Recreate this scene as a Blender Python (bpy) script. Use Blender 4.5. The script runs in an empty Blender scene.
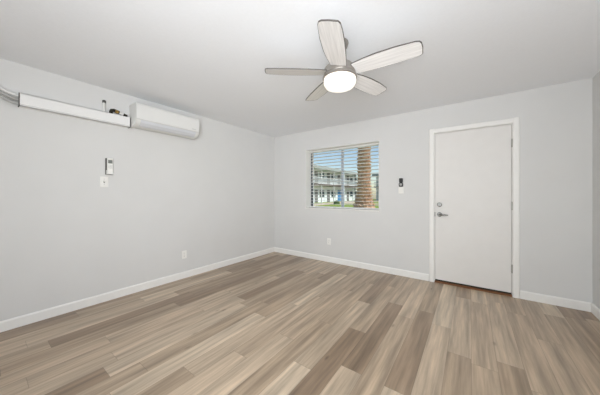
import bpy, math, random
from mathutils import Vector, Matrix
random.seed(7)
SC = bpy.context.scene
COL = SC.collection
PI = math.pi

# ------------------------------------------------------------------ camera, world, sun, area lights, exposure
ROOM_W, ROOM_H, REAR = 4.43, 2.44, -6.4
cam_d = bpy.data.cameras.new('camera')
cam_d.sensor_width = 36.0
cam_d.lens = 36.0 * 236.0 / 600.0
cam_d.shift_y = -3.5 / 600.0
cam_d.clip_start = 0.05
cam_d.clip_end = 500
cam = bpy.data.objects.new('camera', cam_d)
COL.objects.link(cam)
cam.location = (3.397, -3.776, 1.23)
cam.rotation_euler = (PI / 2, 0, math.atan2(0.585, 0.811))
SC.camera = cam

world = bpy.data.worlds.new('sky_world')
SC.world = world
world.use_nodes = True
wn = world.node_tree
wn.nodes.clear()
w_out = wn.nodes.new('ShaderNodeOutputWorld')
w_bg = wn.nodes.new('ShaderNodeBackground')
w_sky = wn.nodes.new('ShaderNodeTexSky')
w_sky.sky_type = 'NISHITA'
w_sky.sun_disc = False
w_sky.sun_elevation = math.radians(43)
w_sky.sun_rotation = math.radians(77)
w_sky.air_density = 1.0
w_sky.dust_density = 0.6
w_sky.ozone_density = 1.0
w_bg.inputs['Strength'].default_value = 0.165
wn.links.new(w_sky.outputs[0], w_bg.inputs['Color'])
wn.links.new(w_bg.outputs[0], w_out.inputs['Surface'])

def lamp(kind, name, loc, direction, energy, color=(1, 1, 1), size=None):
    d = bpy.data.lights.new(name, kind)
    d.energy = energy
    d.color = color
    if kind == 'AREA':
        d.shape = 'RECTANGLE'
        d.size, d.size_y = size
    o = bpy.data.objects.new(name, d)
    COL.objects.link(o)
    o.location = loc
    o.rotation_euler = Vector(direction).to_track_quat('-Z', 'Y').to_euler()
    return o

sun = lamp('SUN', 'sun', (20, -10, 30), (-0.72, -0.16, -0.68), 4.4, (1.0, 0.975, 0.94))
sun.data.angle = math.radians(0.6)
# added area fill at the unseen rear door, standing in for daylight
lamp('AREA', 'rear_door_fill', (1.75, REAR + 0.12, 1.15), (0.05, 1, 0.12), 3, (0.93, 0.97, 1.0), (2.7, 2.0))
# added soft fills behind the camera: forward, upward and towards the far corner
ff = lamp('AREA', 'fill_forward', (3.7, -4.4, 1.5), (-0.55, 0.8, 0.22), 45, (0.955, 0.978, 1.0), (1.2, 1.2))
lamp('AREA', 'fill_upward', (3.4, -4.5, 0.75), (-0.4, 0.8, 0.8), 25, (0.955, 0.978, 1.0), (1.6, 1.4))
fc = lamp('AREA', 'fill_corner', (3.7, -4.4, 1.4), (-0.62, 0.78, 0.0), 5, (0.955, 0.978, 1.0), (1.0, 1.0))
fc.data.spread = math.radians(75)
ff.data.spread = math.radians(135)

vs = SC.view_settings
vs.view_transform = 'Standard'
vs.look = 'None'
vs.gamma = 1.0
vs.use_curve_mapping = False
vs.exposure = 0.0
SC.cycles.max_bounces = 12
SC.cycles.diffuse_bounces = 8
SC.cycles.transparent_max_bounces = 16
SC.cycles.sample_clamp_indirect = 6.0
SC.cycles.use_denoising = True

# ------------------------------------------------------------------ materials
def lin(c):
    return tuple(((v / 255) / 12.92 if v / 255 <= 0.04045 else ((v / 255 + 0.055) / 1.055) ** 2.4) for v in c) + (1.0,)

def new_mat(name, rgb, rough=0.6, metal=0.0, spec=0.5):
    m = bpy.data.materials.new(name)
    m.use_nodes = True
    b = m.node_tree.nodes['Principled BSDF']
    b.inputs['Base Color'].default_value = lin(rgb)
    b.inputs['Roughness'].default_value = rough
    b.inputs['Metallic'].default_value = metal
    b.inputs['Specular IOR Level'].default_value = spec
    return m, m.node_tree, b

def noisy(name, rgb, rough=0.6, metal=0.0, spec=0.5, scale=40.0, amount=0.06, bump=0.0, stretch=(1, 1, 1), detail=4.0, bump_dist=0.002):
    """plain surface with a little procedural unevenness in colour and relief"""
    m, nt, b = new_mat(name, rgb, rough, metal, spec)
    tc = nt.nodes.new('ShaderNodeTexCoord')
    mp = nt.nodes.new('ShaderNodeMapping')
    mp.inputs['Scale'].default_value = stretch
    nz = nt.nodes.new('ShaderNodeTexNoise')
    nz.inputs['Scale'].default_value = scale
    nz.inputs['Detail'].default_value = detail
    nt.links.new(tc.outputs['Object'], mp.inputs['Vector'])
    nt.links.new(mp.outputs['Vector'], nz.inputs['Vector'])
    rp = nt.nodes.new('ShaderNodeValToRGB')
    c = lin(rgb)
    rp.color_ramp.elements[0].position = 0.3
    rp.color_ramp.elements[1].position = 0.7
    rp.color_ramp.elements[0].color = tuple(v * (1 - amount) for v in c[:3]) + (1,)
    rp.color_ramp.elements[1].color = tuple(min(1, v * (1 + amount)) for v in c[:3]) + (1,)
    nt.links.new(nz.outputs['Fac'], rp.inputs['Fac'])
    nt.links.new(rp.outputs['Color'], b.inputs['Base Color'])
    if bump > 0:
        bp = nt.nodes.new('ShaderNodeBump')
        bp.inputs['Strength'].default_value = bump
        bp.inputs['Distance'].default_value = bump_dist
        nt.links.new(nz.outputs['Fac'], bp.inputs['Height'])
        nt.links.new(bp.outputs['Normal'], b.inputs['Normal'])
    return m

def floor_material():
    m, nt, b = new_mat('vinyl_planks', (160, 140, 120), 0.3, 0, 0.5)
    N, L = nt.nodes, nt.links
    def math_n(op, a, bv=None, c=None):
        n = N.new('ShaderNodeMath'); n.operation = op
        for i, v in enumerate((a, bv, c)):
            if v is None: continue
            if isinstance(v, (int, float)): n.inputs[i].default_value = v
            else: L.new(v, n.inputs[i])
        return n.outputs[0]
    tc = N.new('ShaderNodeTexCoord')
    sp = N.new('ShaderNodeSeparateXYZ')
    L.new(tc.outputs['Object'], sp.inputs[0])
    W, LEN = 0.1515, 1.22
    u = math_n('DIVIDE', math_n('SUBTRACT', sp.outputs['X'], 0.0705), W)
    row = math_n('FLOOR', u)
    fu = math_n('FRACT', u)
    wr = N.new('ShaderNodeTexWhiteNoise'); wr.noise_dimensions = '1D'
    L.new(row, wr.inputs['W'])
    v = math_n('ADD', math_n('DIVIDE', sp.outputs['Y'], LEN), wr.outputs['Value'])
    idx = math_n('FLOOR', v)
    fv = math_n('FRACT', v)
    cb = N.new('ShaderNodeCombineXYZ')
    L.new(row, cb.inputs[0]); L.new(idx, cb.inputs[1])
    wn_ = N.new('ShaderNodeTexWhiteNoise'); wn_.noise_dimensions = '3D'
    L.new(cb.outputs[0], wn_.inputs['Vector'])
    tone = wn_.outputs['Value']
    # plank base colour
    rp = N.new('ShaderNodeValToRGB')
    cols = [(0.0, (150, 128, 106)), (0.18, (164, 142, 119)), (0.42, (180, 159, 135)), (0.65, (191, 170, 146)), (0.85, (202, 182, 158)), (1.0, (214, 196, 172))]
    e = rp.color_ramp.elements
    e[0].position, e[0].color = cols[0][0], lin(cols[0][1])
    e[1].position, e[1].color = cols[-1][0], lin(cols[-1][1])
    for p, c in cols[1:-1]:
        q = e.new(p); q.color = lin(c)
    L.new(tone, rp.inputs['Fac'])
    # grain: stretched noise, shifted per plank
    sh = math_n('MULTIPLY', tone, 37.0)
    gv = N.new('ShaderNodeCombineXYZ')
    L.new(math_n('ADD', math_n('MULTIPLY', sp.outputs['X'], 60.0), sh), gv.inputs[0])
    L.new(math_n('ADD', math_n('MULTIPLY', sp.outputs['Y'], 3.0), sh), gv.inputs[1])
    L.new(sh, gv.inputs[2])
    g1 = N.new('ShaderNodeTexNoise'); g1.inputs['Scale'].default_value = 1.0; g1.inputs['Detail'].default_value = 6; g1.inputs['Roughness'].default_value = 0.62
    g1.inputs['Distortion'].default_value = 0.2
    L.new(gv.outputs[0], g1.inputs['Vector'])
    gv2 = N.new('ShaderNodeCombineXYZ')
    L.new(math_n('ADD', math_n('MULTIPLY', sp.outputs['X'], 19.0), sh), gv2.inputs[0])
    L.new(math_n('ADD', math_n('MULTIPLY', sp.outputs['Y'], 1.1), sh), gv2.inputs[1])
    g2 = N.new('ShaderNodeTexNoise'); g2.inputs['Scale'].default_value = 1.0; g2.inputs['Detail'].default_value = 3
    L.new(gv2.outputs[0], g2.inputs['Vector'])
    mr = N.new('ShaderNodeMapRange')
    mr.inputs['From Min'].default_value = 0.28; mr.inputs['From Max'].default_value = 0.72
    mr.inputs['To Min'].default_value = 0.8; mr.inputs['To Max'].default_value = 1.14
    L.new(g1.outputs['Fac'], mr.inputs['Value'])
    mr2 = N.new('ShaderNodeMapRange')
    mr2.inputs['From Min'].default_value = 0.3; mr2.inputs['From Max'].default_value = 0.7
    mr2.inputs['To Min'].default_value = 0.62; mr2.inputs['To Max'].default_value = 1.18
    L.new(g2.outputs['Fac'], mr2.inputs['Value'])
    fac = math_n('MULTIPLY', mr.outputs[0], mr2.outputs[0])
    # small dark knots
    gv3 = N.new('ShaderNodeCombineXYZ')
    L.new(math_n('MULTIPLY', sp.outputs['X'], 7.0), gv3.inputs[0]); L.new(math_n('MULTIPLY', sp.outputs['Y'], 2.6), gv3.inputs[1])
    vo = N.new('ShaderNodeTexVoronoi'); vo.inputs['Scale'].default_value = 1.0; vo.inputs['Randomness'].default_value = 1.0
    L.new(gv3.outputs[0], vo.inputs['Vector'])
    mk = N.new('ShaderNodeMapRange')
    mk.inputs['From Min'].default_value = 0.02; mk.inputs['From Max'].default_value = 0.11
    mk.inputs['To Min'].default_value = 0.55; mk.inputs['To Max'].default_value = 1.0
    L.new(vo.outputs['Distance'], mk.inputs['Value'])
    sc_ = N.new('ShaderNodeSeparateColor'); L.new(vo.outputs['Color'], sc_.inputs[0])
    keep = math_n('GREATER_THAN', sc_.outputs[0], 0.6)
    kn = math_n('SUBTRACT', 1.0, math_n('MULTIPLY', keep, math_n('SUBTRACT', 1.0, mk.outputs[0])))
    fac = math_n('MULTIPLY', fac, kn)
    # seams
    eu = math_n('MINIMUM', fu, math_n('SUBTRACT', 1.0, fu))
    ev = math_n('MINIMUM', fv, math_n('SUBTRACT', 1.0, fv))
    su = math_n('GREATER_THAN', eu, 0.0016 / W)
    sv = math_n('GREATER_THAN', ev, 0.0016 / LEN)
    seam = math_n('MULTIPLY', su, sv)
    sm = math_n('ADD', math_n('MULTIPLY', seam, 0.3), 0.7)
    fac = math_n('MULTIPLY', fac, sm)
    vm = N.new('ShaderNodeVectorMath'); vm.operation = 'SCALE'
    L.new(rp.outputs['Color'], vm.inputs[0]); L.new(fac, vm.inputs['Scale'])
    L.new(vm.outputs[0], b.inputs['Base Color'])
    bp = N.new('ShaderNodeBump'); bp.inputs['Strength'].default_value = 0.12; bp.inputs['Distance'].default_value = 0.002
    L.new(math_n('MULTIPLY', g1.outputs['Fac'], seam), bp.inputs['Height'])
    L.new(bp.outputs['Normal'], b.inputs['Normal'])
    return m

def glass_material(name, tint=(1, 1, 1, 1)):
    m = bpy.data.materials.new(name)
    m.use_nodes = True
    nt = m.node_tree
    nt.nodes.clear()
    o = nt.nodes.new('ShaderNodeOutputMaterial')
    t = nt.nodes.new('ShaderNodeBsdfTransparent'); t.inputs['Color'].default_value = tint
    g = nt.nodes.new('ShaderNodeBsdfGlossy'); g.inputs['Roughness'].default_value = 0.02
    f = nt.nodes.new('ShaderNodeFresnel'); f.inputs['IOR'].default_value = 1.3
    mx = nt.nodes.new('ShaderNodeMixShader')
    nt.links.new(f.outputs[0], mx.inputs[0]); nt.links.new(t.outputs[0], mx.inputs[1]); nt.links.new(g.outputs[0], mx.inputs[2])
    nt.links.new(mx.outputs[0], o.inputs['Surface'])
    return m

M = {}
M['wall'] = noisy('wall_paint', (219, 219, 218), 0.75, 0, 0.25, 3.0, 0.012, 0.06, detail=8, bump_dist=0.01)
M['ceiling'] = noisy('ceiling_paint', (239, 241, 244), 0.85, 0, 0.2, 60, 0.01, 0.15, detail=3)
M['floor'] = floor_material()
M['trim'] = noisy('trim_paint', (241, 240, 237), 0.45, 0, 0.4, 20, 0.01)
M['door'] = noisy('door_paint', (229, 227, 224), 0.5, 0, 0.4, 8, 0.012)
M['oak'] = noisy('oak_threshold', (122, 82, 52), 0.5, 0, 0.4, 30, 0.2, stretch=(1, 8, 8))
M['gap'] = noisy('weatherstrip', (52, 50, 48), 0.8, 0, 0.2, 30, 0.05)
M['vinyl'] = noisy('window_vinyl', (236, 238, 240), 0.4, 0, 0.4, 20, 0.01)
M['alu'] = noisy('window_aluminium', (176, 186, 196), 0.4, 0.3, 0.5, 20, 0.02)
M['jamb_dark'] = noisy('dark_jamb', (96, 100, 104), 0.5, 0.2, 0.4, 20, 0.03)
M['slat'] = noisy('blind_slat', (240, 240, 238), 0.45, 0, 0.4, 30, 0.015)
M['cord'] = noisy('blind_cord', (222, 222, 216), 0.8, 0, 0.2, 200, 0.04)
M['glass'] = glass_material('window_glass', (0.97, 0.985, 0.98, 1))
M['plastic'] = noisy('white_plastic', (228, 228, 226), 0.38, 0, 0.4, 15, 0.008)
M['acside'] = noisy('ac_plastic', (224, 224, 221), 0.42, 0, 0.4, 15, 0.008)
M['flap'] = noisy('flap_plastic', (212, 214, 218), 0.42, 0, 0.4, 15, 0.008)
M['acslot'] = noisy('ac_slot', (206, 206, 204), 0.6, 0, 0.3, 15, 0.02)
M['duct'] = noisy('duct_plastic', (236, 236, 235), 0.45, 0, 0.35, 15, 0.008)
M['switch'] = noisy('switch_plastic', (240, 239, 235), 0.35, 0, 0.4, 15, 0.006)
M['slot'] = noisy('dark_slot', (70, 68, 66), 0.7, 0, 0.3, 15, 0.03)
M['pipe_light'] = noisy('pipe_wrap_light', (226, 226, 224), 0.6, 0, 0.3, 60, 0.05, 0.2)
M['pipe_grey'] = noisy('pipe_wrap_grey', (176, 176, 174), 0.6, 0, 0.3, 60, 0.05, 0.2)
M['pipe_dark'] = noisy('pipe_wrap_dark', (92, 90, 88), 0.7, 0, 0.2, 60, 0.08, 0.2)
M['brass'] = noisy('brass', (190, 160, 96), 0.35, 0.9, 0.5, 50, 0.06)
M['cable'] = noisy('black_insulation', (52, 50, 42), 0.75, 0, 0.2, 60, 0.1, 0.2)
M['lcd'] = noisy('lcd_screen', (128, 132, 128), 0.25, 0, 0.5, 30, 0.03)
M['rubber'] = noisy('grey_button', (205, 206, 205), 0.5, 0, 0.4, 30, 0.02)
M['black'] = noisy('black_plastic', (36, 36, 38), 0.4, 0, 0.5, 30, 0.04)
M['grey_dial'] = noisy('grey_dial', (168, 168, 166), 0.4, 0, 0.5, 30, 0.03)
M['nickel'] = noisy('brushed_nickel', (160, 155, 149), 0.42, 0.85, 0.5, 18, 0.05, stretch=(1, 1, 24))
M['chrome'] = noisy('satin_chrome', (140, 140, 138), 0.25, 1.0, 0.5, 18, 0.03, stretch=(1, 1, 12))
M['hinge'] = noisy('hinge_paint', (176, 173, 168), 0.4, 0.5, 0.5, 18, 0.04)
M['blade'] = noisy('blade_grey_wood', (230, 228, 226), 0.4, 0.0, 0.4, 3.0, 0.14, stretch=(1.2, 26, 26), detail=6)
M['blade_edge'] = noisy('blade_edge', (84, 80, 77), 0.45, 0, 0.4, 20, 0.06)

def lamp_glass():
    m, nt, b = new_mat('lit_frosted_glass', (150, 146, 140), 0.3, 0, 0.4)
    b.inputs['Emission Color'].default_value = (1.0, 0.93, 0.83, 1)
    b.inputs['Emission Strength'].default_value = 1.5
    nz = nt.nodes.new('ShaderNodeTexNoise'); nz.inputs['Scale'].default_value = 12
    mr = nt.nodes.new('ShaderNodeMapRange'); mr.inputs['To Min'].default_value = 1.05; mr.inputs['To Max'].default_value = 1.15
    nt.links.new(nz.outputs['Fac'], mr.inputs['Value']); nt.links.new(mr.outputs[0], b.inputs['Emission Strength'])
    return m
M['lampglass'] = lamp_glass()
# outdoors
M['stucco'] = noisy('white_stucco', (226, 231, 233), 0.85, 0, 0.2, 4, 0.04, 0.2)
M['fascia'] = noisy('grey_fascia', (150, 156, 152), 0.7, 0, 0.3, 4, 0.05)
M['slab'] = noisy('walkway_slab', (92, 84, 76), 0.8, 0, 0.2, 4, 0.08)
M['rail'] = noisy('painted_rail', (206, 210, 208), 0.5, 0, 0.4, 10, 0.03)
M['winframe'] = noisy('far_window_frame', (226, 228, 226), 0.5, 0, 0.4, 10, 0.02)
M['darkglass'] = noisy('far_window_glass', (62, 76, 80), 0.15, 0, 0.6, 1.2, 0.3)
M['greydoor'] = noisy('far_grey_door', (112, 112, 112), 0.6, 0, 0.3, 5, 0.05)
M['bluedoor'] = noisy('far_blue_door', (74, 130, 180), 0.5, 0, 0.4, 5, 0.05)
M['grass'] = noisy('lawn_grass', (140, 156, 78), 0.9, 0, 0.15, 6, 0.3, 0.5, detail=8, bump_dist=0.05)
M['concrete'] = noisy('concrete_path', (206, 190, 170), 0.85, 0, 0.2, 5, 0.08)
M['bark'] = noisy('palm_bark', (194, 158, 133), 0.9, 0, 0.1, 7, 0.35, 0.6, detail=6, bump_dist=0.03)
M['frond'] = noisy('palm_leaf', (96, 120, 62), 0.6, 0, 0.3, 5, 0.2)
M['shrub'] = noisy('shrub_leaf', (86, 112, 58), 0.7, 0, 0.2, 6, 0.35)

# ------------------------------------------------------------------ mesh builder
class MB:
    def __init__(s): s.v = []; s.f = []
    def add(s, vs, fs):
        o = len(s.v); s.v += [tuple(v) for v in vs]; s.f += [tuple(i + o for i in f) for f in fs]; return s
    def box(s, x0, x1, y0, y1, z0, z1):
        if x0 > x1: x0, x1 = x1, x0
        if y0 > y1: y0, y1 = y1, y0
        if z0 > z1: z0, z1 = z1, z0
        return s.add([(x0,y0,z0),(x1,y0,z0),(x1,y1,z0),(x0,y1,z0),(x0,y0,z1),(x1,y0,z1),(x1,y1,z1),(x0,y1,z1)],
                     [(3,2,1,0),(4,5,6,7),(0,1,5,4),(1,2,6,5),(2,3,7,6),(3,0,4,7)])
    def lathe(s, prof, n=32, axis='z', c=(0,0,0)):
        """prof: (radius, height) pairs; closed with caps when the radius is 0"""
        rings = []
        vs = []
        for r, h in prof:
            ring = []
            k = 1 if r < 1e-6 else n
            for i in range(k):
                a = 2 * PI * i / n
                p = (r * math.cos(a), r * math.sin(a), h)
                if axis == 'y': p = (p[0], p[2], p[1])
                if axis == 'x': p = (p[2], p[0], p[1])
                ring.append(len(vs)); vs.append((p[0] + c[0], p[1] + c[1], p[2] + c[2]))
            rings.append(ring)
        fs = []
        for A, B in zip(rings, rings[1:]):
            for i in range(n):
                j = (i + 1) % n
                if len(A) == 1 and len(B) == 1: continue
                if len(A) == 1: fs.append((A[0], B[j], B[i]))
                elif len(B) == 1: fs.append((A[i], A[j], B[0]))
                else: fs.append((A[i], A[j], B[j], B[i]))
        if len(rings[0]) > 1: fs.append(tuple(reversed(rings[0])))
        if len(rings[-1]) > 1: fs.append(tuple(rings[-1]))
        return s.add(vs, fs)
    def tube(s, pts, r, n=10):
        pts = [Vector(p) for p in pts]
        rs = r if isinstance(r, (list, tuple)) else [r] * len(pts)
        vs, fs = [], []
        up = None
        for i, p in enumerate(pts):
            t = (pts[min(i + 1, len(pts) - 1)] - pts[max(i - 1, 0)]).normalized()
            if up is None:
                up = Vector((0, 0, 1)) if abs(t.z) < 0.9 else Vector((1, 0, 0))
            side = t.cross(up).normalized(); u2 = side.cross(t).normalized(); up = u2
            for k in range(n):
                a = 2 * PI * k / n
                vs.append(p + side * (rs[i] * math.cos(a)) + u2 * (rs[i] * math.sin(a)))
        for i in range(len(pts) - 1):
            for k in range(n):
                j = (k + 1) % n
                fs.append((i*n+k, i*n+j, (i+1)*n+j, (i+1)*n+k))
        fs.append(tuple(reversed(range(n)))); fs.append(tuple(range((len(pts)-1)*n, len(pts)*n)))
        return s.add(vs, fs)
    def prism(s, poly, a0, a1, plane='xz'):
        """extrude a 2-D outline along the third axis"""
        n = len(poly)
        def P(p, a):
            return {'xz': (p[0], a, p[1]), 'xy': (p[0], p[1], a), 'yz': (a, p[0], p[1])}[plane]
        return s.add([P(p, a0) for p in poly] + [P(p, a1) for p in poly],
                     [tuple(range(n)), tuple(reversed(range(n, 2*n)))] + [(i, i + n, (i+1) % n + n, (i+1) % n) for i in range(n)])
    def build(s, name, mat, parent=None, bevel=0.0, smooth=False, seg=2, loc=None):
        me = bpy.data.meshes.new(name)
        me.from_pydata(s.v, [], s.f)
        import bmesh
        bm = bmesh.new(); bm.from_mesh(me)
        bmesh.ops.recalc_face_normals(bm, faces=bm.faces[:])
        bm.to_mesh(me); bm.free()
        me.materials.append(mat)
        o = bpy.data.objects.new(name, me)
        COL.objects.link(o)
        if parent: o.parent = parent
        if loc: o.location = loc
        if bevel:
            b = o.modifiers.new('bevel', 'BEVEL'); b.width = bevel; b.segments = seg; b.limit_method = 'ANGLE'; b.angle_limit = math.radians(40)
        if smooth or bevel:
            for p in me.polygons: p.use_smooth = True
            try:
                me.set_sharp_from_angle(angle=math.radians(35))
            except Exception: pass
        return o

def bx(*a): return MB().box(*a)
def tag(o, label=None, cat=None, group=None, kind=None):
    if label: o['label'] = label
    if cat: o['category'] = cat
    if group: o['group'] = group
    if kind: o['kind'] = kind
    return o
def empty(name, loc=(0, 0, 0), rz=0.0):
    o = bpy.data.objects.new(name, None); COL.objects.link(o); o.location = loc; o.rotation_euler = (0, 0, rz); o.empty_display_size = 0.1
    return o
def struct(o, label, cat): return tag(o, label, cat, kind='structure')
def copy_tree(o, parent=None):
    c = o.copy(); COL.objects.link(c)
    if parent: c.parent = parent
    for ch in list(o.children): copy_tree(ch, c)
    return c

# ------------------------------------------------------------------ room shell
T = 0.26
WX0, WX1, WZ0, WZ1 = 0.808, 2.22, 0.955, 2.075       # window opening
DX0, DX1, DZ1 = 2.985, 3.812, 2.08                   # door opening
RX0, RX1, RZ1 = 0.35, 3.15, 2.1                      # opening of the added rear sliding door

struct(bx(-T, ROOM_W + T, REAR - T, T, -0.12, 0.0).build('floor', M['floor']), 'floor of wood-look vinyl planks in mixed greyish brown tones', 'floor')
struct(bx(-T, ROOM_W + T, REAR - 1.6, T + 0.02, ROOM_H, ROOM_H + 0.18).build('ceiling', M['ceiling']), 'smooth white painted ceiling above the fan', 'ceiling')  # rear overhang is added, unseen, to keep sun off the rear door
wb = MB()
wb.box(-T, WX0, 0, T, 0, ROOM_H); wb.box(WX0, WX1, 0, T, 0, WZ0); wb.box(WX0, WX1, 0, T, WZ1, ROOM_H)
wb.box(WX1, DX0, 0, T, 0, ROOM_H); wb.box(DX0, DX1, 0, T, DZ1, ROOM_H); wb.box(DX1, ROOM_W + T, 0, T, 0, ROOM_H)
struct(wb.build('wall_back', M['wall']), 'light grey wall with the window and the entry door', 'wall')
struct(bx(-T, 0, REAR, 0, 0, ROOM_H).build('wall_left', M['wall']), 'light grey wall carrying the air conditioner', 'wall')
struct(bx(ROOM_W, ROOM_W + T, REAR, 0, 0, ROOM_H).build('wall_right', M['wall']), 'narrow strip of light grey wall at right edge beyond the door', 'wall')
wr = MB()
wr.box(-T, RX0, REAR - T, REAR, 0, ROOM_H); wr.box(RX1, ROOM_W + T, REAR - T, REAR, 0, ROOM_H); wr.box(RX0, RX1, REAR - T, REAR, RZ1, ROOM_H)
struct(wr.build('wall_rear', M['wall']), 'light grey wall behind the viewer with the added sliding glass door', 'wall')

# baseboards: flat board with an eased top edge
BB = [(0, 0), (0.013, 0), (0.013, 0.082), (0.006, 0.095), (0, 0.095)]
def base_x(x0, x1, name, label):
    struct(MB().prism([(-p[0], p[1]) for p in BB], x0, x1, 'yz').build(name, M['trim']), label, 'baseboard')
base_x(0.013, 2.924, 'baseboard_back', 'white baseboard along the window wall up to the door')
base_x(3.872, ROOM_W - 0.013, 'baseboard_back', 'short white baseboard right of the door')
struct(MB().prism(BB, REAR, 0, 'xz').build('baseboard_left', M['trim']), 'long white baseboard below the air conditioner wall', 'baseboard')
struct(MB().prism([(ROOM_W - p[0], p[1]) for p in BB], REAR, 0, 'xz').build('baseboard_right', M['trim']), 'white baseboard on the right-hand wall', 'baseboard')

# ------------------------------------------------------------------ entry door
d = empty('door_1', ((DX0 + DX1) / 2, 0, 0)); struct(d, 'white flat entry door with lever handle and deadbolt', 'door')
dl = lambda mb: MB().add([(v[0] - d.location.x, v[1], v[2]) for v in mb.v], mb.f)
LX0, LX1, LZ0, LZ1 = 2.998, 3.799, 0.042, 2.067
leaf = dl(bx(LX0, LX1, 0.006, 0.05, LZ0, LZ1)).build('door_leaf', M['door'], d, 0.0015)
fr = MB()
fr.box(DX0, LX0 - 0.004, 0.012, T, 0, DZ1); fr.box(LX1 + 0.004, DX1, 0.012, T, 0, DZ1); fr.box(DX0, DX1, 0.012, T, LZ1 + 0.004, DZ1)
dl(fr).build('jamb', M['trim'], d)
ws = MB()
ws.box(LX0 - 0.004, LX0 + 0.012, 0.051, 0.08, 0.02, DZ1 - 0.005); ws.box(LX1 - 0.012, LX1 + 0.004, 0.051, 0.08, 0.02, DZ1 - 0.005); ws.box(LX0, LX1, 0.051, 0.08, LZ1 - 0.012, LZ1 + 0.004)
ws.box(LX0, LX1, 0.03, 0.045, 0.022, LZ0)
dl(ws).build('weatherstrip', M['gap'], d)
# deadbolt with thumb turn
HX, BZ, HZ = 3.052, 1.082, 0.947
db = dl(MB().lathe([(0, -0.018), (0.022, -0.018), (0.029, -0.012), (0.031, 0.006), (0, 0.006)], 28, 'y', (HX, 0, BZ))).build('deadbolt', M['chrome'], d, smooth=True)
MB().box(HX - d.location.x - 0.005, HX - d.location.x + 0.005, -0.036, -0.017, BZ - 0.017, BZ + 0.017).build('thumb_turn', M['chrome'], db, 0.003)
# lever
hr = dl(MB().lathe([(0, -0.014), (0.024, -0.014), (0.03, -0.009), (0.032, 0.006), (0, 0.006)], 28, 'y', (HX, 0, HZ))).build('handle', M['chrome'], d, smooth=True)
lv = MB().tube([(HX, -0.01, HZ), (HX, -0.04, HZ), (HX + 0.006, -0.05, HZ), (HX + 0.02, -0.055, HZ), (HX + 0.06, -0.055, HZ - 0.001), (HX + 0.105, -0.05, HZ - 0.004)], [0.012, 0.012, 0.0125, 0.0125, 0.0115, 0.008], 12)
dl(lv).build('lever', M['chrome'], hr, smooth=True)
dl(bx(LX0 - 0.004, LX0 + 0.002, 0.0, 0.03, HZ - 0.03, HZ + 0.03)).build('strike_plate', M['slot'], d)
for z in (1.84, 1.087, 0.334):
    h = MB().lathe([(0, -0.05), (0.007, -0.05), (0.007, 0.05), (0, 0.05)], 14, 'z', (LX1 + 0.004, -0.003, z))
    h.box(LX1 - 0.004, LX1 + 0.02, -0.0045, 0.008, z - 0.045, z + 0.045)
    dl(h).build('hinge', M['hinge'], d, smooth=False)
# casing around the door
cs = MB()
CW = [(0, 0), (0, -0.012), (0.008, -0.018), (0.052, -0.018), (0.062, -0.008), (0.062, 0)]
cs.prism([(2.988 - p[0], p[1]) for p in CW], 0, 2.136, 'xy')
cs.prism([(3.808 + p[0], p[1]) for p in CW], 0, 2.136, 'xy')
cs.prism([(p[1], 2.074 + p[0]) for p in CW], 2.988, 3.808, 'yz')
struct(cs.build('trim_1', M['trim']), 'white casing framing the entry door', 'door trim')
struct(MB().prism([(-0.012, 0), (-0.012, 0.008), (0.0, 0.02), (T, 0.02), (T, 0)], DX0 + 0.01, DX1 - 0.01, 'yz').build('trim_2', M['oak']), 'brown wooden threshold under the entry door', 'threshold')

# ------------------------------------------------------------------ window
w = empty('window_1', ((WX0 + WX1) / 2, 0.2, WZ0)); struct(w, 'two-pane sliding window behind white slatted blind', 'window')
def wl(mb): return MB().add([(v[0] - w.location.x, v[1] - w.location.y, v[2] - w.location.z) for v in mb.v], mb.f)
f = MB()
FY0, FY1 = 0.19, 0.24
wl(bx(WX0 + 0.004, WX0 + 0.036, FY0 - 0.004, FY0 + 0.03, WZ0 + 0.034, WZ1 - 0.034)).build('jamb_strip', M['jamb_dark'], w)  # darker strip along the left jamb only
f.box(WX0, WX0 + 0.035, FY0, FY1, WZ0, WZ1); f.box(WX1 - 0.035, WX1, FY0, FY1, WZ0, WZ1)
f.box(WX0, WX1, FY0, FY1, WZ0, WZ0 + 0.035); f.box(WX0, WX1, FY0, FY1, WZ1 - 0.028, WZ1)
wl(f).build('frame', M['vinyl'], w, 0.003)
wl(bx(1.468, 1.512, FY0 + 0.005, FY1 - 0.005, WZ0 + 0.035, WZ1 - 0.035)).build('mullion', M['alu'], w, 0.003)
wl(bx(WX0 + 0.035, 1.468, 0.223, 0.227, WZ0 + 0.035, WZ1 - 0.035)).build('pane', M['glass'], w)
wl(bx(1.512, WX1 - 0.035, 0.208, 0.212, WZ0 + 0.035, WZ1 - 0.035)).build('pane', M['glass'], w)
struct(bx(WX0 + 0.001, WX1 - 0.001, -0.012, 0.19, WZ0 - 0.004, WZ0 + 0.014).build('trim_3', M['trim'], None, 0.004), 'white sill along the bottom of the window', 'window sill')
rv = MB()
rv.box(WX0, WX0 + 0.004, 0.001, 0.19, WZ0 + 0.014, WZ1); rv.box(WX1 - 0.004, WX1, 0.001, 0.19, WZ0 + 0.014, WZ1); rv.box(WX0 + 0.004, WX1 - 0.004, 0.001, 0.19, WZ1 - 0.004, WZ1)
struct(rv.build('trim_4', M['trim']), 'white painted reveal inside the window opening', 'window reveal')

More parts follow.
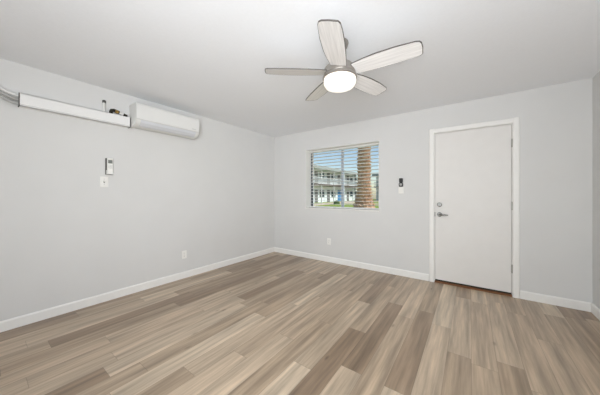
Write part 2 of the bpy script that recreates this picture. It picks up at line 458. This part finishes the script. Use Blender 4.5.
# blind
b = empty('window_blind', ((WX0 + WX1) / 2, 0.15, WZ0 + 0.016))
tag(b, 'white horizontal slatted blind hanging open in the window', 'blind')
def bl(mb): return MB().add([(v[0] - b.location.x, v[1] - b.location.y, v[2] - b.location.z) for v in mb.v], mb.f)
SX0, SX1 = WX0 + 0.018, WX1 - 0.014
bl(bx(SX0, SX1, 0.124, 0.176, WZ1 - 0.027, WZ1 - 0.006)).build('head_rail', M['slat'], b, 0.003)
bl(bx(SX0, SX1, 0.118, 0.182, WZ0 + 0.018, WZ0 + 0.036)).build('bottom_rail', M['slat'], b, 0.004)
sl = MB()
z = WZ0 + 0.085
while z < WZ1 - 0.035:
    n = 6
    top = []
    for i in range(n + 1):
        t = i / n * 2 - 1
        top.append((0.15 + 0.031 * t, z + 0.0035 * (1 - t * t) - 0.003 * t))
    poly = top + [(p[0], p[1] - 0.0022) for p in reversed(top)]
    sl.prism(poly, SX0, SX1, 'yz')
    z += 0.06
bl(sl).build('slats', M['slat'], b)
for x in (WX0 + 0.16, (WX0 + WX1) / 2 - 0.02, WX1 - 0.16):
    c = MB()
    for y in (0.1175, 0.1825):
        c.tube([(x, y, WZ0 + 0.03), (x, y, WZ1 - 0.04)], 0.0011, 5)
    bl(c).build('ladder_cord', M['cord'], b)
bl(MB().tube([(WX0 + 0.09, 0.112, WZ1 - 0.04), (WX0 + 0.09, 0.111, WZ1 - 0.62)], 0.004, 6)).build('tilt_wand', M['cord'], b)

# ------------------------------------------------------------------ added rear sliding door (unseen, behind the camera)
r = empty('added_rear_door', ((RX0 + RX1) / 2, REAR - 0.08, 0)); struct(r, 'unseen sliding glass door added behind the viewer for its light', 'door')
def rl(mb): return MB().add([(v[0] - r.location.x, v[1] - r.location.y, v[2]) for v in mb.v], mb.f)
f = MB()
for x in (RX0, RX1 - 0.05, (RX0 + RX1) / 2 - 0.025): f.box(x, x + 0.05, REAR - 0.11, REAR - 0.05, 0, RZ1)
f.box(RX0, RX1, REAR - 0.11, REAR - 0.05, 0, 0.05); f.box(RX0, RX1, REAR - 0.11, REAR - 0.05, RZ1 - 0.05, RZ1)
rl(f).build('frame', M['vinyl'], r)
rl(bx(RX0 + 0.05, (RX0 + RX1) / 2 - 0.025, REAR - 0.083, REAR - 0.079, 0.05, RZ1 - 0.05)).build('pane', M['glass'], r)
rl(bx((RX0 + RX1) / 2 + 0.025, RX1 - 0.05, REAR - 0.083, REAR - 0.079, 0.05, RZ1 - 0.05)).build('pane', M['glass'], r)

# ------------------------------------------------------------------ ceiling fan
FAN = (2.550, -2.059)
FZ = 2.20
fan = empty('ceiling_fan', (FAN[0], FAN[1], ROOM_H))
tag(fan, 'brushed nickel five-blade ceiling fan with lit frosted glass bowl', 'ceiling fan')
o = FZ - ROOM_H
can = MB().lathe([(0, 0.0), (0.068, 0.0), (0.07, -0.012), (0.06, -0.04), (0.036, -0.06), (0, -0.06)], 32).build('canopy', M['nickel'], fan, smooth=True)
MB().lathe([(0, -0.055), (0.016, -0.055), (0.016, o + 0.055), (0, o + 0.055)], 20).build('down_rod', M['nickel'], fan, smooth=True)
MB().lathe([(0, -0.062), (0.024, -0.066), (0.03, -0.078), (0.024, -0.09), (0, -0.094)], 24).build('collar', M['plastic'], fan, smooth=True)
MB().lathe([(0, o + 0.085), (0.03, o + 0.085), (0.055, o + 0.072), (0.105, o + 0.05), (0.122, o + 0.03), (0.125, o - 0.02), (0.118, o - 0.03), (0, o - 0.03)], 48).build('motor_housing', M['nickel'], fan, smooth=True)
ring = MB().lathe([(0, o - 0.024), (0.12, o - 0.024), (0.133, o - 0.032), (0.135, o - 0.048), (0.13, o - 0.052), (0, o - 0.052)], 48).build('light_ring', M['nickel'], fan, smooth=True)
MB().lathe([(0, o - 0.048), (0.125, o - 0.048), (0.127, o - 0.066), (0.125, o - 0.088), (0.112, o - 0.11), (0.083, o - 0.124), (0.044, o - 0.131), (0, o - 0.132)], 48).build('glass_bowl', M['lampglass'], fan, smooth=True)

def blade_mesh(edge):
    """one pitched blade along +x from the hub: straight leading edge, bowed trailing edge, clipped tip"""
    lead = [(0.115, 0.062), (0.2, 0.068), (0.3, 0.073), (0.4, 0.075), (0.5, 0.073), (0.55, 0.068), (0.568, 0.056)]
    trail = [(0.574, 0.0), (0.572, -0.04), (0.562, -0.058), (0.54, -0.067), (0.42, -0.078), (0.3, -0.078), (0.2, -0.07), (0.115, -0.056)]
    mb = MB()
    if not edge:
        mb.prism(lead + trail, -0.003, 0.003, 'xy')
    else:
        pts = lead + trail
        n = len(pts)
        cx, cy = 0.34, 0.0
        def grow(p, k):
            dx, dy = p[0] - cx, p[1] - cy
            l = math.hypot(dx, dy); return (p[0] + dx / l * k, p[1] + dy / l * k)
        outer = [grow(p, 0.004) for p in pts]
        inner = [grow(p, -0.0005) for p in pts]
        vs = [(p[0], p[1], h) for h in (-0.0032, 0.0045) for p in outer] + [(p[0], p[1], h) for h in (-0.0032, 0.0045) for p in inner]
        fs = []
        for i in range(n):
            j = (i + 1) % n
            if pts[i] == (0.115, -0.056): continue
            fs += [(i, j, n + j, n + i), (2*n + i, 3*n + i, 3*n + j, 2*n + j), (i, 2*n + i, 2*n + j, j), (n + i, n + j, 3*n + j, 3*n + i)]
        mb.add(vs, fs)
    return mb
first = None
PITCH = math.radians(-11.5)
for k in range(5):
    ang = math.radians(218 + 72 * k)
    if first is None:
        bl0 = blade_mesh(False).build('blade', M['blade'], fan)
        e0 = blade_mesh(True).build('edge_band', M['blade_edge'], bl0)
        ir = MB()
        ir.box(0.09, 0.165, -0.03, 0.03, 0.004, 0.010)
        br0 = ir.build('blade_bracket', M['nickel'], bl0, 0.002)
        first = bl0
        bb = first
    else:
        bb = copy_tree(first, fan)
    bb.rotation_euler = Matrix.Rotation(ang, 4, 'Z').__matmul__(Matrix.Rotation(PITCH, 4, 'X')).to_euler()
    bb.location = (0, 0, o)
    bb.scale = (1.03, 1.0, 1.0)

# ------------------------------------------------------------------ air conditioner
AY0, AY1, AZ0 = -2.655, -1.865, 2.04
ac = empty('air_conditioner', (0, (AY0 + AY1) / 2, AZ0))
tag(ac, 'white wall-mounted split air conditioner high on the left wall', 'air conditioner')
W2 = (AY1 - AY0) / 2
prof = [(0.002, 0.02), (0.002, 0.275), (0.19, 0.275), (0.208, 0.27), (0.217, 0.258), (0.222, 0.23), (0.222, 0.075), (0.212, 0.045), (0.18, 0.016), (0.13, 0.003), (0.05, 0.0)]
MB().prism(prof, -W2, W2, 'xz').build('body', M['acside'], ac, 0.004)
fp = [(0.216, 0.266), (0.224, 0.256), (0.23, 0.23), (0.23, 0.083), (0.225, 0.079), (0.219, 0.081)]
MB().prism(fp, -W2 + 0.002, W2 - 0.002, 'xz').build('front_panel', M['plastic'], ac, 0.003)
fl = [(0.2255, 0.071), (0.216, 0.042), (0.187, 0.013), (0.16, 0.004), (0.158, 0.008), (0.182, 0.018), (0.211, 0.046), (0.2195, 0.073)]
MB().prism(fl, -W2 + 0.05, W2 - 0.05, 'xz').build('air_flap', M['flap'], ac)
MB().box(0.21, 0.2235, -W2 + 0.004, W2 - 0.004, 0.073, 0.0795).build('panel_gap', M['acslot'], ac)
tg = MB()
for i in range(12): tg.box(0.03 + i * 0.0105, 0.035 + i * 0.0105, -W2 + 0.05, W2 - 0.05, 0.2755, 0.278)
tg.build('intake_grille', M['acslot'], ac)
MB().box(0.2295, 0.2308, W2 - 0.11, W2 - 0.05, 0.1, 0.112).build('display', M['rubber'], ac)

# ------------------------------------------------------------------ line cover, pipes and fittings
DY0, DY1, DZ0, DZ2 = -3.53, -2.668, 2.036, 2.152
du = empty('duct_cover', (0, (DY0 + DY1) / 2, DZ0))
tag(du, 'long white plastic pipe cover running along left wall to air conditioner', 'duct cover')
dy = (DY0 + DY1) / 2
def dul(mb): return MB().add([(v[0], v[1] - dy, v[2] - DZ0) for v in mb.v], mb.f)
dk = MB()
dk.box(0.066, 0.07, DY0, DY1, DZ0, DZ2); dk.box(0.0, 0.07, DY0, DY1, DZ0, DZ0 + 0.004); dk.box(0.0, 0.07, DY0, -2.87, DZ2 - 0.004, DZ2)
dul(dk).build('cover', M['duct'], du)
dul(bx(0.001, 0.006, DY0, DY1, DZ0 + 0.004, DZ2 - 0.004)).build('back_plate', M['duct'], du)
dul(bx(0.001, 0.0715, DY1, DY1 + 0.006, DZ0 - 0.001, DZ2)).build('gap_shade', M['slot'], du)  # dark box painted in as the shade of the gap beside the unit
dul(MB().box(0.066, 0.0715, DY0 - 0.003, DY0 + 0.004, DZ0 - 0.001, DZ2).box(0, 0.066, DY0 - 0.003, DY0 + 0.004, DZ0 - 0.001, DZ0 + 0.003)).build('end_shade', M['slot'], du)  # dark edging that draws the shadow at the cover's open end
dul(bx(0.07, 0.0712, DY0, DY1, DZ0 + 0.012, DZ0 + 0.016)).build('cover_seam', M['acslot'], du)

for nm, mat, xx, z1, z2, rr, lb in (('insulated_pipe', 'pipe_light', 0.045, 2.128, 2.215, 0.0135, 'pale insulated pipe entering duct cover, topmost of three'),
                                ('insulated_pipe', 'pipe_grey', 0.047, 2.092, 2.176, 0.0135, 'grey insulated pipe entering duct cover between the other two'),
                                ('insulated_pipe', 'pipe_grey', 0.043, 2.057, 2.135, 0.0135, 'grey insulated pipe entering duct cover, lowest of three')):
    pts = [(xx, -3.45, z1), (xx, -3.535, z1)]
    y, zz, sl_ = -3.535, z1, 0.0
    while zz + rr < ROOM_H - 0.03 and y > -4.6:
        sl_ = min(0.72, sl_ + 0.16)
        y -= 0.03; zz += 0.03 * sl_
        pts.append((xx, y, zz))
    pp = MB().tube(pts, rr, 12).build(nm, M[mat], None, smooth=True)
    tag(pp, lb, 'pipe', 'insulated pipes')
en = tag(bx(0.008, 0.06, DY0 + 0.012, DY0 + 0.02, DZ0 + 0.006, DZ2 - 0.006), None) if False else None

# white stub valve standing on the cover
st = empty('pipe_stub', (0.04, -2.908, DZ2)); tag(st, 'small white capped pipe stub standing on the duct cover', 'pipe stub')
MB().lathe([(0, 0), (0.011, 0), (0.011, 0.11), (0, 0.11)], 16).build('pipe', M['plastic'], st, smooth=True)
MB().lathe([(0, 0.108), (0.016, 0.108), (0.017, 0.128), (0.012, 0.138), (0, 0.138)], 16).build('cap', M['pipe_dark'], st, smooth=True)
# exposed refrigerant joint between cover and unit
jt = empty('pipe_joint', (0.027, -2.785, DZ2 - 0.008)); tag(jt, 'black insulated pipe joint with brass nuts beside the air conditioner', 'pipe joint')
MB().tube([(0, -0.056, 0.014), (0, -0.056, 0.04), (0, -0.05, 0.056), (0, -0.03, 0.062), (0, 0.0, 0.056), (0, 0.04, 0.044), (0, 0.075, 0.032), (0, 0.1, 0.026)], 0.018, 12).build('pipe', M['cable'], jt, smooth=True)
nb = MB().tube([(0.013, -0.02, 0.05), (0.013, 0.008, 0.046)], 0.02, 6); nb.build('nut', M['brass'], jt)
MB().tube([(0.013, 0.02, 0.044), (0.013, 0.058, 0.034)], 0.02, 6).build('nut', M['plastic'], jt)['label'] = 'white nut'

# ------------------------------------------------------------------ wall controls
def outlet(loc, rz, label):
    t = empty('wall_outlet', loc, rz); tag(t, label, 'outlet', 'duplex outlets')
    MB().box(-0.036, 0.036, -0.006, 0, -0.058, 0.058).build('plate', M['switch'], t, 0.003)
    for s in (-1, 1):
        rc = MB().prism([(0.017 * math.cos(a) if abs(math.cos(a)) < .9 else 0.0155 * (1 if math.cos(a) > 0 else -1), s * 0.0195 + 0.0145 * math.sin(a)) for a in [2 * PI * i / 20 for i in range(20)]], -0.0085, -0.004, 'xz').build('receptacle', M['switch'], t)
        sm = MB()
        sm.box(-0.0075, -0.0055, -0.0092, -0.008, s * 0.0195 - 0.001, s * 0.0195 + 0.007); sm.box(0.0055, 0.0075, -0.0092, -0.008, s * 0.0195 - 0.001, s * 0.0195 + 0.007)
        sm.lathe([(0, -0.0092), (0.0025, -0.0092), (0.0025, -0.008), (0, -0.008)], 10, 'y', (0, 0, s * 0.0195 - 0.007))
        sm.build('slots', M['slot'], rc)
    MB().lathe([(0, -0.0078), (0.003, -0.0075), (0.0035, -0.005), (0, -0.005)], 12, 'y').build('screw', M['hinge'], t, smooth=True)
    return t
outlet((1.322, 0, 0.37), 0, 'white duplex outlet low on the wall under the window')
outlet((0, -1.967, 0.343), PI / 2, 'white duplex outlet low on the left wall below the air conditioner')

sw = empty('light_switch', (0, -2.898, 1.369), PI / 2); tag(sw, 'white toggle switch plate on left wall just under the remote', 'light switch')
MB().box(-0.038, 0.038, -0.006, 0, -0.06, 0.06).build('plate', M['switch'], sw, 0.003)
MB().box(-0.006, 0.006, -0.0075, -0.005, -0.0125, 0.0125).build('toggle_slot', M['lcd'], sw)
MB().prism([(-0.006, -0.004), (-0.02, 0.006), (-0.02, 0.011), (-0.006, 0.009)], -0.0045, 0.0045, 'yz').build('toggle', M['switch'], sw)
for s in (-1, 1): MB().lathe([(0, -0.0078), (0.003, -0.0075), (0.0035, -0.005), (0, -0.005)], 12, 'y', (0, 0, s * 0.03)).build('screw', M['hinge'], sw, smooth=True)

# remote control in its wall cradle
hd = empty('remote_holder', (0, -2.848, 1.453), PI / 2); tag(hd, 'wall cradle holding the white remote, its dark backing drawn as shadow', 'remote holder')
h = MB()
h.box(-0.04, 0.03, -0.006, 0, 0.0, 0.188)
hd_shadow_back = h.build('shadow_back', M['pipe_dark'], hd, 0.002)  # dark and widened to one side to stand in for a cast shadow
h = MB(); h.box(-0.033, -0.03, -0.02, 0, 0, 0.05); h.box(0.03, 0.033, -0.02, 0, 0, 0.05); h.box(-0.033, 0.033, -0.037, -0.035, 0, 0.014); h.box(-0.033, 0.033, -0.037, 0, 0, 0.004)
h.build('pocket', M['plastic'], hd)
rm = empty('remote_control', (0.0065, -2.848, 1.4575), PI / 2); tag(rm, 'white air conditioner remote with grey display in wall cradle', 'remote')
MB().box(-0.027, 0.027, -0.0235, 0, 0, 0.185).build('case', M['switch'], rm, 0.005)
MB().box(-0.02, 0.02, -0.0245, -0.023, 0.125, 0.165).build('display', M['lcd'], rm, 0.0005)
for i in range(3):
    for jx in (-0.014, 0.0, 0.014):
        MB().box(jx - 0.005, jx + 0.005, -0.0255, -0.023, 0.068 + i * 0.016, 0.078 + i * 0.016).build('button', M['rubber'], rm, 0.001)

# black and white control beside the door
ct = empty('wall_control', (2.553, 0, 1.237)); tag(ct, 'small black control with round dial on white base beside door', 'wall control')
MB().box(-0.036, 0.036, -0.012, 0, 0.0, 0.105).build('base', M['switch'], ct, 0.004)
MB().prism([(-0.024, 0.1), (-0.03, 0.12), (-0.03, 0.145), (-0.02, 0.165), (-0.026, 0.18), (-0.026, 0.222), (-0.02, 0.23), (0.02, 0.23), (0.026, 0.222), (0.026, 0.18), (0.02, 0.165), (0.03, 0.145), (0.03, 0.12), (0.024, 0.1)], -0.022, 0, 'xz').build('case', M['black'], ct, 0.003)
MB().lathe([(0, -0.031), (0.016, -0.031), (0.0195, -0.028), (0.0195, -0.02), (0, -0.02)], 24, 'y', (0, 0, 0.135)).build('dial', M['grey_dial'], ct, smooth=True)

# ------------------------------------------------------------------ outdoors
def ground_z(x, y):
    dd = math.hypot(x + 1.71, y - 9.8)
    return -0.15 + 0.56 * math.exp(-(dd / 3.0) ** 2)
N_ = 60
vs_, fs_ = [], []
X0, X1, Y0, Y1 = -24.0, 26.0, 0.6, 60.0
for i in range(N_ + 1):
    for j in range(N_ + 1):
        x = X0 + (X1 - X0) * i / N_; y = Y0 + (Y1 - Y0) * (j / N_)
        vs_.append((x, y, ground_z(x, y)))
for i in range(N_):
    for j in range(N_):
        a = i * (N_ + 1) + j
        fs_.append((a, a + N_ + 1, a + N_ + 2, a + 1))
lw = MB().add(vs_, fs_).build('lawn', M['grass'], None, smooth=True); struct(lw, 'courtyard lawn with a low mound around the palm', 'lawn')
pt = MB(); pt.box(-14.6, -11.6, 12, 42, -0.2, -0.12); pt.box(-14.6, 14, 41, 44.5, -0.2, -0.12); pt.box(-6, 9, T + 0.01, 2.8, -0.2, -0.06); pt.box(-11.6, -3, 27, 30, -0.2, -0.125)  # slab right outside the window is added, unseen, to bounce sun indoors
struct(pt.build('courtyard_path', M['concrete']), 'beige concrete path in front of the far apartments, plus an added unseen slab by the window', 'path')

def wing(origin, rz, length, label, blue_at=None):
    """two-storey walk-up block; local x runs along the front, the front faces local -y"""
    t = empty('apartment_building', origin, rz); tag(t, label, 'building')
    G = 0.0
    MB().box(0, length, 1.5, 8, G, 5.45).build('wall', M['stucco'], t)
    MB().box(-0.3, length + 0.3, -0.25, 8.3, 5.45, 5.6).build('roof', M['stucco'], t)
    MB().box(-0.3, length + 0.3, -0.32, -0.2, 5.15, 5.62).build('fascia', M['fascia'], t)
    MB().box(0, length, -0.1, 1.5, 2.68, 2.95).build('walkway', M['slab'], t)
    rl_ = MB()
    rl_.box(0, length, -0.08, -0.03, 3.85, 3.92); rl_.box(0, length, -0.07, -0.04, 3.02, 3.07)
    x = 0.1
    while x < length:
        rl_.box(x, x + 0.04, -0.07, -0.04, 3.07, 3.85); x += 0.16
    rl_.build('railing', M['rail'], t)
    k = 0; x = 0.6
    while x < length - 0.4:
        MB().box(x, x + 0.14, -0.09, 0.05, G, 5.4).build('post', M['rail'], t)
        # per bay: a door and a window on each floor
        for fl_, z0 in ((0, G), (1, 2.95)):
            bd = blue_at is not None and fl_ == 0 and k == blue_at
            dx = x + 0.5
            if bd:
                MB().box(dx, dx + 2.4, 1.44, 1.52, z0, z0 + 2.1).build('door', M['bluedoor'], t)['label'] = 'wide blue door'
                continue
            MB().box(dx, dx + 0.95, 1.44, 1.52, z0, z0 + 2.05).build('door', M['greydoor'], t)
            wf = MB().box(dx + 1.4, dx + 3.0, 1.45, 1.52, z0 + 0.8, z0 + 2.05).build('window_frame', M['winframe'], t)
            MB().box(dx + 1.47, dx + 2.93, 1.435, 1.46, z0 + 0.87, z0 + 1.98).build('pane', M['darkglass'], wf)
        k += 1; x += 4.0
    return t
# side wing: its front runs along y and faces +x
wing((-15.1, 6.8, -0.15), PI / 2, 38, 'white two-storey apartment wing with railed upper walkway left of palm', 7)
wing((-13.2, 46.0, -0.15), 0, 26, 'white two-storey apartment wing seen behind and right of the palm trunk')

# palm
PX, PY = -1.71, 9.8
palm = empty('palm_tree', (PX, PY, ground_z(PX, PY) - 0.02)); tag(palm, 'thick brown palm trunk on the lawn outside window', 'palm tree')
tk = MB()
def tr(z): return 0.33 + 0.33 * math.exp(-z / 0.45)
tk.lathe([(0, -0.1)] + [(tr(h) , h) for h in (-0.1, 0.0, 0.15, 0.3, 0.5, 0.8, 1.2, 2, 3, 4, 5, 6, 7)] + [(0, 7.05)], 24)
rows, per = 38, 11
for i in range(rows):
    for j in range(per):
        h = 0.12 + i * 0.18
        a = 2 * PI * (j + 0.5 * (i % 2)) / per + random.uniform(-.05, .05)
        R_ = tr(h) - 0.03
        wd = 0.13
        out = random.uniform(0.09, 0.13)
        ca, sa = math.cos(a), math.sin(a)
        def P(rr, tt, hh): return (rr * ca - tt * sa, rr * sa + tt * ca, hh)
        tk.add([P(R_, -wd, h - 0.06), P(R_, wd, h - 0.06), P(R_ + out, wd * .6, h + 0.12), P(R_ + out, -wd * .6, h + 0.12), P(R_, -wd * .7, h + 0.16), P(R_, wd * .7, h + 0.16)],
               [(0, 1, 2, 3), (3, 2, 5, 4), (0, 3, 4), (1, 5, 2), (0, 4, 5, 1)])
tk.build('trunk', M['bark'], palm)
for k in range(26):
    a = k * 2.39996
    el = 1.25 - 1.9 * (k / 25)
    L_ = 3.2
    fm = MB(); pts = []
    for i in range(10):
        t = i / 9
        rr = L_ * t * math.cos(el * (1 - .4 * t)) * (1 - .1 * t); hh = 7.0 + L_ * t * math.sin(el) * (1 - .35 * t) - 1.3 * t * t
        pts.append(Vector((rr * math.cos(a), rr * math.sin(a), hh)))
    fm.tube(pts, [0.035 * (1 - .8 * i / 9) for i in range(10)], 5)
    side = Vector((-math.sin(a), math.cos(a), 0))
    for i in range(1, 40):
        t = i / 40 * 8.99
        q = int(t); p = pts[q].lerp(pts[q + 1], t - q)
        ll = 0.5 * math.sin(PI * (0.12 + 0.86 * i / 40)) + 0.06
        fw = (pts[q + 1] - pts[q]).normalized()
        for s in (-1, 1):
            tip = p + side * s * ll * .8 + fw * ll * .5 - Vector((0, 0, ll * .25))
            fm.add([p - fw * .02, p + fw * .02, tip], [(0, 1, 2)])
    fm.build('frond', M['frond'], palm)

# a few shrubs in front of the far block
for i, (x, y, s, lb) in enumerate(((-9.2, 31.5, 0.55, 'rounded green shrub on the lawn left of the palm trunk'), (-6.0, 38.0, 0.6, 'rounded green shrub just beside the palm trunk, before far wing'), (-11.0, 24.5, 0.4, 'low green shrub by the path at left of the window view'))):
    sh = MB()
    for q in range(260):
        u, v_ = random.uniform(0, 2 * PI), random.uniform(0.0, 1)
        rr = s * random.uniform(.75, 1.05)
        n_ = Vector((math.cos(u) * math.sqrt(1 - v_ * v_), math.sin(u) * math.sqrt(1 - v_ * v_), v_ * 1.2))
        p = n_ * rr
        t1 = n_.orthogonal().normalized(); t2 = n_.cross(t1).normalized()
        aa = random.uniform(0, PI); t1, t2 = t1 * math.cos(aa) + t2 * math.sin(aa), t2 * math.cos(aa) - t1 * math.sin(aa)
        l2 = 0.12
        sh.add([p - t1 * l2, p + t2 * l2 * .6 + n_ * .04, p + t1 * l2, p - t2 * l2 * .6 + n_ * .03], [(0, 1, 2, 3)])
    root = empty('shrub', (x, y, ground_z(x, y))); tag(root, lb, 'shrub', 'courtyard shrubs')
    sh.build('foliage', M['shrub'], root)
    MB().tube([(0, 0, -0.02), (0.02, 0, s * .5), (0.0, 0.03, s * .95)], [0.04, 0.03, 0.015], 6).build('stem', M['bark'], root)
